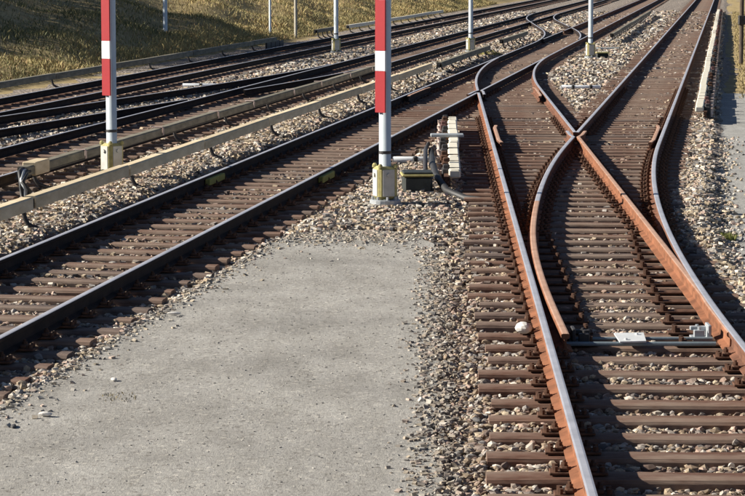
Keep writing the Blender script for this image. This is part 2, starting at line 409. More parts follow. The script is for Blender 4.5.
# --- A: left rail of the crossover
def wing(yf, toe, other, side, yend):             # toe rail up to the throat, then along the other rail's far side
    y1 = yf - 0.75; pl = cut(toe, y1=y1)
    for k in range(0, 11):
        y = yf - 0.25 + (yend - yf + 0.25) * k / 10; flare = 0.0 if k < 9 else 0.0
        pl.append((other(y) + side * (0.118 + flare), y))
    return pl
fA = lambda y: interp(A_full, y); fB = lambda y: interp(B_full, y); fSl = lambda y: interp(Sl_full, y)
# near frog: toe rails are Sl (left) and B (right)
def open_blade(y):
    t = min(max((28.2 - y) / (28.2 - 19.8), 0), 1); return 0.150 * t * t * (1.6 - 0.6 * t)
yTipN = 19.72
sl_toe = wing(yF2, lat(cut(dens(Sl_full, 0.5), y0=yTipN), open_blade), fB, -1, yF2 + 0.75)
b_toe = wing(yF2, lat(cut(dens(B_full, 0.5), y0=yTipN + 0.1), lambda y: -0.012 if y < 22 else 0), fSl, 1, yF2 + 0.75)
rail(cut(sl_toe, y1=31.0), swi, -0.002, ('rust', 'rust_top'), 'switch_blade')
rail(cut(sl_toe, y0=31.0), swi, -0.002, ('rust_mid', 'steel'))
rail(cut(b_toe, y1=30.0), swi, -0.004, ('rust', 'rust_top'), 'switch_blade')
rail(cut(b_toe, y0=30.0), swi, -0.004, ('rust', 'rust_top'))
# far frog: toe is the far side; heel (near side) rails are L right (left leg) and A (right leg); toe rails come from beyond
rail(cut(A_full, y1=yF1 - 0.35), swi)
rail(cut(ust(UL + HG, 8, FARV), y1=yF1 - 0.35), trL, -0.003, ('rust_old_shade', 'steel'))
def wing_far(yf, toe, other, side):
    pl = [(other(yf - 1.1) + side * 0.13, yf - 1.1)]
    for k in range(1, 11):
        y = yf - 1.1 + (1.1 + 0.25) * k / 10; pl.append((other(y) + side * 0.118, y))
    return pl + cut(toe, y0=yf + 0.75)
rail(wing_far(yF1, cut(dens(A_full, .5), y1=yTipF), Lr_x, -1), swi, -0.002, ('rust_mid', 'steel'))
rail(wing_far(yF1, cut(ust(UL + HG, 8, FARV), y1=yTipF), fA, 1), trL, -0.003, ('rust_old_shade', 'steel'))
# B beyond the near frog, running into the right rail of the next track
vJ = UV(*B_full[-1])[1]
rail(cut(B_full, y0=yF2 + 0.35)[:-1] + ust(UL + HG, vJ, FARV), swi, 0, ('rust_mid', 'steel'))
# S rails
rail(cut(Sr_full), trS, 0, ('rust_mid', 'steel')); rail(cut(Sl_full, y0=yF2 + 0.35), trS, -0.003, ('rust_mid', 'steel'))
# L left: straight stock, carries on into the far crossover
Ql = off(ctr_Q, -HG); Qr = off(ctr_Q, HG)
rail(ust(UL - HG, 8, vq - TL)[:-1] + Ql, trQ, 0, ('rust_old_shade', 'steel'))
rail(ust(UL - HG, vq - TL + 6, vq + 7.0), trL, -0.002, ('rust_old_shade', 'steel')); rail(ust(UL - HG, vq + 8, FARV), trL, -0.002)
QrL = [p for p in Qr if UV(*p)[0] < UL + HG - 0.09]
rail([p for p in QrL if UV(*p)[0] > UL - HG + 0.03], trQ, -0.002, ('rust_old_shade', 'steel'))
rail([p for p in QrL if UM - HG + .1 < UV(*p)[0] < UL - HG - 0.03], trQ, -0.002, ('rust_old_shade', 'steel'))
# check rails opposite the near frog
def check(fn, side, ya, yb):
    n = 14; pl = []
    for k in range(n + 1):
        y = ya + (yb - ya) * k / n; fl = 0.035 * max(0, 1 - k / 2) + 0.035 * max(0, (k - n + 2) / 2)
        pl.append((fn(y) + side * (0.115 + fl), y))
    return pl
rail(check(fA, 1, yF2 - 2.2, yF2 + 2.2), swi, 0.004, ('rust_mid', 'rust_top'), 'check_rail')
rail(check(lambda y: interp(Sr_full, y), -1, yF2 - 2.2, yF2 + 2.2), trS, 0.004, ('rust_mid', 'rust_top'), 'check_rail')
rail(check(lambda y: Ll_x(y), 1, yF1 - 2, yF1 + 2), trL, 0.004, ('rust_old_shade', 'rust_top'), 'check_rail')
rail(check(fB, -1, yF1 - 2, yF1 + 2), swi, 0.004, ('rust_mid', 'rust_top'), 'check_rail')
# M and N with their crossover
vp0 = 30.3; vp1 = vp0 + (UM - UN) / math.tan(DEL); THP = TH + DEL
a0 = W(UN, vp0 - TL); ctr_P = arc_pts((a0.x, a0.y), TH, THP, RC, 24)
e1 = ctr_P[-1]; LP = (UM - UN) / math.sin(DEL) - 2 * TL; e3 = (e1[0] + LP * math.sin(THP), e1[1] + LP * math.cos(THP))
ctr_P += dens([e1, e3], 2.0)[1:-1] + arc_pts(e3, THP, TH, RC, 24)
OLD_SHADED = ('rust_old_shade', 'steel')
rail(ust(UN - HG, 20, FARV), trN, 0, OLD_SHADED); rail(ust(UN + HG, 20, FARV), trN, 0, OLD_SHADED)
rail(ust(UM - HG, 20, FARV), trM, 0, OLD_SHADED); rail(ust(UM + HG, 20, FARV), trM, 0, OLD_SHADED)
Pl, Pr = off(ctr_P, -HG), off(ctr_P, HG)
def by_u(pl, a, b): return [p for p in pl if a < UV(*p)[0] < b]
rail(by_u(Pl, UN + HG + 0.05, UM - HG - 0.08), trP, -0.002, OLD_SHADED)
rail(by_u(Pr, UN + HG + 0.05, UM - HG - 0.05), trP, -0.002, OLD_SHADED)
rail(by_u(Pr, UM - HG + 0.05, UM + HG - 0.09), trP, -0.002, OLD_SHADED)

# ------------------------------------------------------------------ sleepers and fastenings
def sleeper_mesh(k):
    r = random.Random(k); b = MB(); n = 6; prof = [(-0.122, -0.15), (0.122, -0.15), (0.124, -0.03), (0.112, -0.008), (0.07, 0.0), (-0.07, 0.0), (-0.112, -0.008), (-0.124, -0.03)]
    V = []
    for i in range(n + 1):
        x = -0.5 + i / n; dy = r.uniform(-.006, .006); dz = r.uniform(-.004, .0)
        V += [(x, a + dy + r.uniform(-.004, .004), z + (dz + r.uniform(-.003, 0) if z > -.1 else 0)) for a, z in prof]
    m = len(prof)
    Fs = [(i * m + k, i * m + m + k, i * m + m + (k + 1) % m, i * m + (k + 1) % m)[::-1] for i in range(n) for k in range(m)]
    Fs += [tuple(range(m)), tuple(range((n + 1) * m - 1, n * m - 1, -1))]
    Fs = [q[::-1] for q in Fs]
    return b.add(V, Fs).mesh('sleeper', 'sleeper')
SLM = [sleeper_mesh(k) for k in range(8)]
def fastening_mesh():
    b = MB(); b.box((0, 0, 0.009), (0.36, 0.16, 0.018), bev=0.004)
    for s in (-1, 1):
        b.box((s * 0.088, 0, 0.032), (0.055, 0.11, 0.03), bev=0.008)
        b.tube([(s * 0.088, 0, 0.03), (s * 0.088, 0, 0.085)], 0.013, 6); b.tube([(s * 0.088, 0, 0.045), (s * 0.088, 0, 0.068)], 0.023, 6)
        for q in (-1, 1): b.tube([(s * 0.145, q * 0.045, 0.0), (s * 0.145, q * 0.045, 0.05)], 0.019, 6)
    return b.mesh('fastening', 'rust_dark')
FAS = fastening_mesh()
def chair_mesh():                                  # slide chair under a switch blade, reaching inwards
    b = MB(); b.box((0.13, 0, 0.009), (0.62, 0.17, 0.018), bev=0.004)
    b.box((-0.088, 0, 0.032), (0.055, 0.11, 0.03), bev=0.008)
    for x in (-0.09, 0.38):
        for q in (-1, 1): b.tube([(x, q * 0.045, 0.0), (x, q * 0.045, 0.075)], 0.02, 6)
    b.box((0.36, 0, 0.035), (0.05, 0.12, 0.035), bev=0.008)
    return b.mesh('slide_chair', 'rust_dark')
CHR = chair_mesh()
nsl = [0]
def sleeper(parent, cx, cy, length, heading, dz=0.0, rails=()):
    o = link('sleeper', SLM[nsl[0] % 8], parent); nsl[0] += 1
    o.location = (cx + random.uniform(-.03, .03), cy, dz + random.uniform(-.008, 0)); o.rotation_euler = (0, 0, -heading + random.gauss(0, .006)); o.scale = (length, 1 + random.uniform(-.06, .08), 1)
    for (rx, ry, rh, flip) in rails:
        f = link('slide_chair' if flip else 'rail_fastening', CHR if flip else FAS, o)
        f.matrix_parent_inverse = Matrix.Identity(4)
        wm = Matrix.Translation((rx, ry, 0.003)) @ Matrix.Rotation(-rh + (math.pi if flip == -1 else 0), 4, 'Z')
        ow = Matrix.LocRotScale(o.location, o.rotation_euler, o.scale); f.matrix_basis = ow.inverted() @ wm
    return o
SP = 0.65
def rail_hits(y, fns): return [(fn(y), y, h, fl) for fn, h, fl in fns]
# timbers of the near turnout, square to the crossover
fSr = lambda y: interp(Sr_full, y)
y = 7.2; k = 0
Y_LONG = 50.2
while y < Y_LONG:
    xl = Rx(y) - 1.29 + random.uniform(-.05, .05); xr = max(fSr(y), fB(y)) + 0.45
    fr = []
    if y > 11:
        if y < 19.6: fr = [(fA(y), y, THR, 0), (fSr(y), y, THR, 0)]
        elif y < 28: fr = [(fA(y), y, THR, 1), (fSr(y), y, THR, -1)]
        else: fr = [(fA(y), y, THR, 0), (fSr(y), y, TH, 0)] + ([(fSl(y), y, TH, 0), (fB(y), y, THR, 0)] if abs(y - yF2) > 1.6 else [])
    m_ = (xl + xr) / 2
    sleeper(swi, m_, y - (m_ - Rx(y)) * TR, xr - xl, THR, 0, [(a, b - (a - Rx(y)) * TR, h, f) for a, b, h, f in fr])
    y += SP; k += 1
# L single sleepers, then long timbers under the far turnout
v = 8.3; vlong0 = None
while v < 236:
    c = W(UL, v); 
    if v < 79.5:
        # right end would reach the crossover's right rail
        uR = UV(fB(min(c.y, 81)), min(c.y, 81))[0]
    else: uR = UL + HG
    e_ = W(uR + 0.5, v)
    if vlong0 is None and 40 < v < 80 and e_.y > Y_LONG + 0.5 + (0.0): vlong0 = v
    if vlong0 is not None and v < 80:
        uR = UV(fB(e_.y), e_.y)[0]; ul, ur = UL - 1.27, uR + 0.55; par = swi
    elif 48 < v < 80: ul, ur = UL - 1.27, UL + 1.27; par = trL
    else: ul, ur = UL - 1.27, UL + 1.27; par = trL
    cc = W((ul + ur) / 2 + random.uniform(-.05, .05), v)
    fr = []
    if v < 62:
        for uu in (UL - HG, UL + HG): q = W(uu, v); fr.append((q.x, q.y, TH, 0))
    sleeper(par, cc.x, cc.y, ur - ul, TH, -0.001, fr); v += SP
# S single sleepers
v = UV(fSl(Y_LONG), Y_LONG)[1] + 0.55
while v < 225:
    q = W(US, v); left = US - 1.27
    c = W((left + US + 1.27) / 2, v); fr = []
    if v < 62:
        for uu in (US - HG, US + HG): q = W(uu, v); fr.append((q.x, q.y, TH, 0))
    sleeper(trS, c.x, c.y, 2.54, TH, -0.006, fr); v += SP
for par, uc, v0, dz in ((trM, UM, 24, 0), (trN, UN, 34, 0)):
    v = v0
    while v < v0 + 185:
        c = W(uc + random.uniform(-.05, .05), v); sleeper(par, c.x, c.y, 2.54, TH, dz); v += SP
for par, ctr, ua, ub in ((trP, ctr_P, UN + 1.8, UM - 1.8), (trQ, ctr_Q, UM + 1.8, UL - 1.8)):
    pts = dens(ctr, SP); acc = None
    for p in pts:
        if ua < UV(*p)[0] < ub and (acc is None or math.hypot(p[0] - acc[0], p[1] - acc[1]) > SP * .95):
            acc = p; sleeper(par, p[0], p[1], 2.4, TH + (DEL if par is trP else -DEL), -0.012)

# switch gear between the blades
b = MB(); yb = 20.05
xa, xb = fA(yb) + .05, fSr(yb) - .05
b.tube([(xa + .12, yb, .035), (xb - .06, yb, .035)], 0.018, 8); b.tube([(xa + .12, yb + .22, .045), (xb - .06, yb + .22, .045)], 0.014, 8)
part('stretcher_bar', b, 'blue_grey', swi)
b = MB(); cx = Rx(yb) - .03
b.add([(cx - .115, yb - .05, .062), (cx + .10, yb - .04, .066), (cx + .115, yb + .30, .085), (cx - .13, yb + .31, .08),
       (cx - .115, yb - .05, .050), (cx + .10, yb - .04, .054), (cx + .115, yb + .30, .073), (cx - .13, yb + .31, .068)],
      [(0, 1, 2, 3), (7, 6, 5, 4), (0, 4, 5, 1), (1, 5, 6, 2), (2, 6, 7, 3), (3, 7, 4, 0)])
b.tube([(cx - .06, yb + .02, .06), (cx - .06, yb + .02, .082)], .014, 6); b.tube([(cx + .05, yb + .22, .07), (cx + .05, yb + .22, .095)], .014, 6)
part('cover_plate', b, 'pale_plate', swi)
def bracket(x, y, s, mk):
    b = MB(); b.box((x, y, .03), (.17, .26, .02), bev=.004); b.box((x - s * .055, y, .09), (.03, .20, .12), bev=.006)
    b.box((x + s * .02, y + .06, .105), (.14, .05, .035), bev=.006); b.box((x + s * .03, y - .07, .075), (.09, .05, .07), bev=.006)
    for dy in (-.07, .07): b.tube([(x + s * .03, y + dy, .04), (x + s * .03, y + dy, .135)], .014, 6)
    return part('blade_bracket', b, mk, swi)
bracket(fSl(20.2) + open_blade(20.2) + .15, 20.2, 1, 'iron')
bracket(fB(20.4) - .19, 20.4, -1, 'grey_metal')
# yellow-green blocks clamped to the sides of the dark track's rails
for uu, px in ((UL - HG, 34.0), (UL + HG, 36.6)):
    yy = px
    u_, v_ = uu, 0
    vv = {34.0: 34.4, 36.6: 35.0}[px]
    b = MB(); p = W(uu + .052, vv); b.box((p.x, p.y, .088), (.075, 1.05, .095), -TH, .01)
    part('rail_block', b, 'green_yellow', trL)

# ------------------------------------------------------------------ third rails
def tr_run(root, u, v0, v1, side, style, joints, ztop=0.36, w=0.16, h=0.15, heading=None, origin=None, brk=5.4, cond='iron', clamps=False):
    """cover segments with clamps at the joints, hook brackets, conductor rail under the cover"""
    if origin is None: P = lambda du, s: W(u + du, s)
    else:
        ch, sh = math.cos(heading), math.sin(heading)
        P = lambda du, s: Vector((origin[0] + s * sh + du * ch, origin[1] + s * ch - du * sh, 0))
    hw = w / 2
    cp = [(-hw, -h), (-hw + .02, -h), (-hw + .02, -.03), (hw - .02, -.03), (hw - .02, -h), (hw, -h), (hw, -.018), (hw - .02, 0), (-hw + .02, 0), (-hw, -.018)]
    ed = [v0] + joints + [v1]
    for a, c in zip(ed, ed[1:]):
        q0, q1 = P(random.uniform(-.008, .008), a + .035), P(random.uniform(-.008, .008), c - .035); z0, z1 = ztop + random.uniform(-.01, .01), ztop + random.uniform(-.01, .01)
        m_ = (q0 + q1) / 2; ob = MB().sweep(cp, [q0 - m_ + Vector((0, 0, z0)), q1 - m_ + Vector((0, 0, z1))], [0] * 10).build('cover_board', style, root)
        ob.location = m_
    b = MB(); pr = [(-.035, -.10), (.035, -.10), (.035, -.085), (.012, -.07), (.012, -.03), (.03, -.02), (.03, 0), (-.03, 0), (-.03, -.02), (-.012, -.03), (-.012, -.07), (-.035, -.085)]
    q0, q1 = P(0, v0 - .25), P(0, v1 + .25)
    b.sweep(pr, [q0 + Vector((0, 0, ztop - .05)), q1 + Vector((0, 0, ztop - .05))], [0] * 12); part('conductor_rail', b, cond, root)
    for j in (joints if clamps else []):           # joint clamps and insulators
        b = MB(); q = P(0, j)
        hd = TH if heading is None else heading
        b.box((q.x, q.y, ztop + .012), (w + .03, .05, .02), -hd, .006)
        q2 = P(side * (hw + .012), j); b.box((q2.x, q2.y, ztop - h / 2), (.02, .055, h), -hd, .004)
        part('joint_clamp', b, 'insulator', root)
    v = v0 + .6
    while v < v1 - .1:
        b = MB(); z0 = ztop - .15
        b.tube([P(side * a, v) + Vector((0, 0, c)) for a, c in ((0, z0 + .03), (.0, z0 - .03), (.015, z0 * .55), (.05, z0 * .25), (.11, .02), (.19, -.005), (.30, -.03), (.40, -.08))], .028, 8)
        part('hook_bracket', b, 'iron', root, True)
        v += brk
    return root
def third_rail(label, u, v0, v1, side, style, joints, **kw):
    t = thing('third_rail', label, 'third rail', group=None); return tr_run(t, u, v0, v1, side, style, joints, **kw)
U1 = -8.22
third_rail('long tan third rail cover on hook brackets alongside the sleepers of the nearest dark track', U1, 17, 69.0, 1, 'tan_cover', [22.5, 28.6, 33.4, 38.4, 44.0, 49.8, 55.5, 62], ztop=.36)
third_rail('dark third rail length with bright cover ends among brackets near the thin white post', U1, 91.5, 103, 1, 'grey_cover', [95, 99], brk=1.9)
third_rail('low dark third rail length leading up to the box of the thin white post', U1, 71.5, 86.5, 1, 'grey_cover', [78], ztop=.30, brk=2.6)
t2 = third_rail('grey third rail cover with pink joint clamps beside the row of sleeper ends', -9.62, 33.2, 71, 1, 'grey_cover', [36.3, 41.5, 46.2, 49.8, 54.6, 58.4, 63, 67], ztop=.33, h=.12, brk=4.5, clamps=True)
b = MB(); q = W(-9.62, 33.9); b.box((0, 0, 0), (.20, .7, .19), -TH, .01); eb = part('end_box', b, 'tan_cover', t2); eb.location = (q.x, q.y, .275)
for k in range(3):                                 # feed cables looping down at the open end
    b = MB(); a = W(-9.62 + .03 * k, 33.1, .30 - .02 * k)
    b.tube([a + W(0, .25), a + W(0, .05), a + W(.03 + .02 * k, -.15, -.02), a + W(.08, -.28 - .05 * k, -.10), a + W(.1 + .03 * k, -.32, -.22), a + W(.12, -.30, -.42)], .028, 8)
    part('feed_cable', b, 'grey_metal' if k == 1 else 'rubber', t2, True)
U3 = -16.98
t3 = third_rail('weathered third rail cover along the foot of the dry grass embankment', U3, 50, 93, 1, 'grey_cover', [56, 61.5, 67, 72.5, 78, 83.5, 88.5], ztop=.36)
b = MB(); 
for k in range(4):
    p = W(U3, 91.6 + k * .9); b.box((p.x, p.y, .12 - .015 * k), (.07, .8, .34 - .03 * k), -TH, .01)
part('end_ramp', b, 'iron', t3)
third_rail('short dark third rail length on stub brackets at the edge of the tan bank', U3 - .1, 103, 108, 1, 'grey_cover', [105.5], ztop=.40, brk=1.2)
third_rail('far third rail length beyond the stub brackets, following the embankment track', U3 - .1, 112, 150, 1, 'cream', [118, 124, 130, 137, 144], brk=3)
third_rail('far third rail running right of the middle track beyond the white post with yellow box', -4.55, 100, 150, -1, 'grey_cover', [104, 108, 113, 120, 130, 140], brk=2.2)
# cream block third rails
def block_rail(label, P, hd, s0, s1, side, step):
    t = thing('third_rail', label, 'third rail'); s = s0; k = 0; R_ = random.Random(int(s1 * 10))
    while s < s1 - .3:
        L = min(step * R_.uniform(.75, 1.2), s1 - s); m_ = P(R_.uniform(-.015, .015), s + L / 2)
        b = MB(); b.box((0, 0, 0), (.17, L - .12, .12), -hd, .02); o = part('cover_block', b, 'cream', t); o.location = (m_.x, m_.y, .20 + R_.uniform(-.012, .012))
        for f_ in (R_.uniform(0, .1), R_.uniform(.42, .6)):
            q = P(side * R_.uniform(.12, .17), s + L * f_ + .25); mk_ = R_.choice(('maroon', 'iron', 'rust_dark'))
            b = MB(); b.box((q.x, q.y, .12), (.13, .16, .26), -hd, .02); b.box((q.x, q.y, .27), (.10, .10, .07), -hd, .015)
            q3 = P(side * .06, s + L * f_ + .25); b.box((q3.x, q3.y, .235), (.26, .07, .05), -hd, .01)
            part('rail_bracket', b, mk_, t)
            b = MB(); q4 = P(side * .21, s + L * f_ + .45)
            b.tube([(q4.x, q4.y, -.12), (q4.x, q4.y, .05), (q4.x, q4.y, .08), (q4.x, q4.y, .12), (q4.x, q4.y, .2)], [.05, .05, .07, .045, .06], 9)
            part('insulator', b, 'insulator', t, True)
        s += L; k += 1
    b = MB(); q0, q1 = P(side * .12, s0 - .2), P(side * .12, s1)
    b.sweep([(-.035, 0), (.035, 0), (.035, .02), (.012, .04), (.012, .08), (.035, .09), (.035, .12), (-.035, .12), (-.035, .09), (-.012, .08), (-.012, .04), (-.035, .02)], [q0 + Vector((0, 0, .06)), q1 + Vector((0, 0, .06))], [0] * 12)
    part('conductor_rail', b, 'rust_dark', t); return t
block_rail('row of cream third rail cover blocks beside the service path', lambda d, s: W(-.52 + d, s), TH, 50.4, 160, 1, 3.6)
t5 = block_rail('short row of cream third rail cover blocks between the marker post and the crossover', lambda d, s: Vector((Rx(s) - HG - .66 + d, s, 0)), THR, 34.6, 46.9, -1, 3.0)
b = MB(); x5 = lambda y: Rx(y) - HG - .66
b.tube([(x5(41) - .36, 41, .05), (x5(38) - .34, 38, .16), (x5(36) - .32, 36.2, .22), (x5(35) - .27, 34.8, .16), (x5(34) - .12, 33.9, .03), (x5(34) + .12, 33.4, -.03), (x5(34) + .32, 33.3, -.05)], .05, 9)
part('feed_cable', b, 'rubber', t5, True)
b = MB(); b.tube([(x5(43) - .42, 43, .02), (x5(40) - .45, 40, .14), (x5(37) - .43, 37.2, .2), (x5(35.6) - .42, 35.6, .05), (x5(35) - .45, 35.0, -.08)], .035, 8)
part('feed_cable', b, 'iron', t5, True)
b = MB(); b.box((x5(41.2) - .1, 41.2, .29), (.55, .30, .05), 0, .01); part('joint_clamp', b, 'grey_metal', t5)

# ------------------------------------------------------------------ marker posts
def post(name, label, group, x, y, rz, box=True, plates=True, slabs=False):
    t = thing(name, label, 'post', (x, y, -.06), 0, group)
    b = MB(); b.tube([(0, 0, .1), (0, 0, 3.3), (0, 0, 3.33)], [.078, .078, .05], 20); part('pole', b, 'pole_paint', t, True).data.polygons.foreach_set('use_smooth', [True] * 40 + [False] * 2)
    b = MB(); b.tube([(0, 0, .72), (0, 0, .76)], .082, 20); part('strap', b, 'iron', t)
    b = MB(); b.box((0, 0, .015), (.62, .46, .11), rz + .1, .02); part('footing', b, 'concrete', t)
    b = MB(); b.tube([(0, 0, .07), (0, 0, .115), (0, 0, .125)], [.20, .20, .185], 20)
    for k in range(8): a = k * math.pi / 4 + .2; b.tube([(.165 * math.cos(a), .165 * math.sin(a), .1), (.165 * math.cos(a), .165 * math.sin(a), .165)], .02, 6)
    part('flange', b, 'grey_metal', t)
    b = MB(); b.box((0, 0, .345), (.265, .265, .43), rz, .035)
    for sx in (-1, 1):
        for sy in (-1, 1):
            px, py = sx * .105, sy * .105; cx, cy = px * math.cos(rz) - py * math.sin(rz), px * math.sin(rz) + py * math.cos(rz)
            b.tube([(cx, cy, .54), (cx, cy, .575), (cx, cy, .595)], [.032, .03, .015], 8)
    bx = part('post_box', b, 'yellow', t)
    for k in range(4):                             # grey plates on the box faces
        a = rz + k * math.pi / 2; nx, ny = math.sin(a), -math.cos(a)
        b = MB(); b.box((nx * .137, ny * .137, .345), (.165, .012, .35), a, .004)
        b.tube([(nx * .14, ny * .14, .45), (nx * .165, ny * .165, .45)], .028, 8); part('box_plate', b, 'box_grey', bx)
    if plates:                                     # red, white, red plate on the sunny side of the pole
        a = math.radians(-38)                      # facing left and towards the camera
        nx, ny = math.sin(a), -math.cos(a)
        z = 1.26
        for nm, h_, mk in (('red_band', .54, 'red_paint'), ('white_band', .262, 'white_paint'), ('red_band', .66, 'red_paint')):
            b = MB(); b.box((nx * .096, ny * .096, z + h_ / 2), (.165, .022, h_ - .002), a, .003); part(nm, b, mk, t); z += h_
        b = MB()
        for zz in (1.4, 2.0, 2.6): b.box((nx * .083, ny * .083, zz), (.10, .02, .05), a)
        part('plate_mount', b, 'grey_metal', t)
    if slabs:
        b = MB(); b.box((.10, -.45, .02), (1.0, .7, .10), .1, .02); b.box((-.10, -1.5, .0), (1.0, .55, .09), .05, .02); part('slab', b, 'concrete', t)
    return t
GP = 'white poles with yellow and grey boxes between the tracks'
post('marker_post', 'red and white banded marker post with yellow box at the end of the grey path', GP, .163, 32.3, .35)
post('marker_post', 'red and white banded marker post between the tan and grey third rail covers', GP, *W(-8.95, 35.6)[:2], .75)
post('marker_post', 'thin pale post with grey box between two lengths of dark third rail', GP, *W(-9.0, 88.0)[:2], .4, plates=False)
post('marker_post', 'pale post with yellow box at its foot beside planks on the ballast', GP, *W(-4.48, 83.0)[:2], .2, plates=False)
post('marker_post', 'pale post standing on stacked concrete slabs between the two dark tracks', GP, *W(-13.62, 86.6)[:2], .3, plates=False, slabs=True)

# ------------------------------------------------------------------ trackside clutter
t = thing('equipment_box', 'dark equipment box with yellow rimmed lid beside the banded marker post', 'box', (.62, 34.4, -.06))
b = MB(); b.box((0, 0, .13), (.40, .50, .26), .05, .03); part('body', b, 'dark_box', t)
b = MB(); b.box((0, 0, .275), (.45, .55, .03), .05, .01); part('lid', b, 'yellow', t)
b = MB(); b.box((.0, 0, .305), (.41, .46, .03), .05, .01); part('lid_panel', b, 'dark_box', t)
def pipe(label, x, y, L, rz, nc):
    t = thing('white_pipe', label, 'pipe', (x, y, -.04), rz)
    b = MB(); b.tube([(-L / 2, 0, .06), (-L / 2 + .02, 0, .06), (L / 2 - .02, 0, .06), (L / 2, 0, .06)], [.045, .055, .055, .045], 12); part('tube', b, 'white_paint', t, True)
    for k in range(nc):
        xx = 0 if nc == 1 else (-.2 + .45 * k) * L
        b = MB(); b.box((xx, 0, .05), (.08, .16, .14), 0, .02); part('clamp', b, 'rubber', t)
pipe('white pipe with one black clamp lying behind the dark equipment box', .68, 39.4, .72, .0, 1)
pipe('white pipe with two black clamps lying on ballast between crossover and straight track', 5.27, 62.8, 1.0, .0, 2)
pipe('white pipe with one black clamp lying among pale stones between the embankment track and crossover', *W(-13.35, 62.5)[:2], .95, -.05, 1)
t = thing('equipment_box', 'low dark box with yellow top beside the pale post on the far ballast', 'box', (*W(-4.10, 83.4)[:2], -.07))
b = MB(); b.box((0, 0, .12), (.36, .5, .22), 0, .02); part('body', b, 'dark_box', t)
b = MB(); b.box((0, 0, .245), (.42, .7, .03), 0, .01); part('lid', b, 'yellow', t)
b = MB(); b.box((0, 0, .04), (.8, .5, .10), .05, .015); tag(b.build('plank', 'blue_grey'), 'blue grey board lying on ballast behind the pale post', 'board').location = (8.75, 92.5, -.06)
b = MB(); b.box((0, 0, .04), (.65, .22, .08), .02, .015); tag(b.build('plank', 'plank'), 'brown plank lying on ballast left of the pale post with yellow box', 'board').location = (7.0, 84.6, -.06)
b = MB(); b.box((0, 0, .04), (.75, .2, .08), .02, .015); tag(b.build('plank', 'plank'), 'dark plank lying on the grey ballast beside the concrete slabs', 'board').location = (*W(-13.0, 93.5)[:2], -.06)
def plain_post(label, x, y, z, h, w, mk, cap=True):
    t = thing('post', label, 'post', (x, y, z))
    b = MB(); b.tube([(0, 0, -.3), (0, 0, h), (0, 0, h + .02)], [w / 2, w / 2, w / 3], 10); part('shaft', b, mk, t, True)
    b = MB(); b.box((0, 0, h * .62), (w * 1.5, w * 1.5, .3), 0, .02); part('fitting', b, 'iron', t)
def on_bank(px, Y):                                # a post on the bank in the pixel column px
    x = (px - 372.5) / 2480 * Y; u, v = UV(x, Y); return x, Y, float(bank(np.array(u), np.array(v))) - .07
plain_post('grey blue post standing in the shaded grass of the bank', *on_bank(166, 93), 3.5, .17, 'pole_paint')
plain_post('slim pale post at the edge of the sunlit dry bank', *on_bank(270.5, 104), 3.5, .10, 'pole_paint')
plain_post('slim weathered grey post standing in dry grass on the bank', *on_bank(296, 106), 3.5, .14, 'concrete')
plain_post('dark wooden post on the dry verge beside the service path', 11.95, 80.6, -.17, 2.4, .14, 'bark')

# ------------------------------------------------------------------ ballast stones
def variants(n, kind, seed):
    r = np.random.default_rng(seed); out = []
    if kind == 'ico':
        p = (1 + 5 ** .5) / 2
        V = np.array([(-1, p, 0), (1, p, 0), (-1, -p, 0), (1, -p, 0), (0, -1, p), (0, 1, p), (0, -1, -p), (0, 1, -p), (p, 0, -1), (p, 0, 1), (-p, 0, -1), (-p, 0, 1)]) / 1.902
        Fc = np.array([(0, 11, 5), (0, 5, 1), (0, 1, 7), (0, 7, 10), (0, 10, 11), (1, 5, 9), (5, 11, 4), (11, 10, 2), (10, 7, 6), (7, 1, 8), (3, 9, 4), (3, 4, 2), (3, 2, 6), (3, 6, 8), (3, 8, 9), (4, 9, 5), (2, 4, 11), (6, 2, 10), (8, 6, 7), (9, 8, 1)])
    else:
        V = np.array([(x, y, z) for z in (-1, 1) for y in (-1, 1) for x in (-1, 1)]) * .62
        Fc = np.array([(0, 2, 3), (0, 3, 1), (4, 5, 7), (4, 7, 6), (0, 1, 5), (0, 5, 4), (2, 6, 7), (2, 7, 3), (0, 4, 6), (0, 6, 2), (1, 3, 7), (1, 7, 5)])
    for _ in range(n):
        out.append(V * (1 + r.uniform(-.26, .26, (len(V), 1))) * np.array([r.uniform(.85, 1.35), r.uniform(.7, 1.05), r.uniform(.5, .8)]))
    return np.array(out), Fc
PAL = np.array([(.46, .38, .275), (.345, .325, .30), (.64, .585, .50), (.50, .375, .305), (.12, .11, .105), (.40, .32, .225), (.23, .205, .18)])
PW = np.array([.23, .19, .15, .14, .08, .13, .08])
def in_poly(X, Y, poly):
    r = np.zeros(len(X), bool); n = len(poly)
    for i in range(n):
        x1, y1 = poly[i]; x2, y2 = poly[(i + 1) % n]
        c = ((y1 > Y) != (y2 > Y)) & (X < (x2 - x1) * (Y - y1) / (y2 - y1 + 1e-12) + x1); r ^= c
    return r
def stones(name, label, X, Y, Z, size, tint, kind):
    n = len(X); VV, Fc = variants(14, kind, 5); k = RNG.integers(0, 14, n); base = VV[k] * size[:, None, None]
    a = RNG.uniform(0, 2 * np.pi, n); b_ = RNG.normal(0, .45, n); ca, sa, cb, sb = np.cos(a), np.sin(a), np.cos(b_), np.sin(b_)
    x, y, z = base[..., 0], base[..., 1], base[..., 2]
    y2 = y * cb[:, None] - z * sb[:, None]; z2 = y * sb[:, None] + z * cb[:, None]
    P = np.stack([x * ca[:, None] - y2 * sa[:, None] + X[:, None], x * sa[:, None] + y2 * ca[:, None] + Y[:, None], z2 + Z[:, None]], -1)
    m = P.shape[1]; idx = (Fc[None] + (np.arange(n) * m)[:, None, None]).reshape(-1, 3)
    me = fast_mesh(name, P.reshape(-1, 3), idx, np.repeat(tint, m, 0)); me.materials.append(M['stone'])
    o = link(name, me); o['kind'] = 'stuff'; tag(o, label, 'gravel'); return o
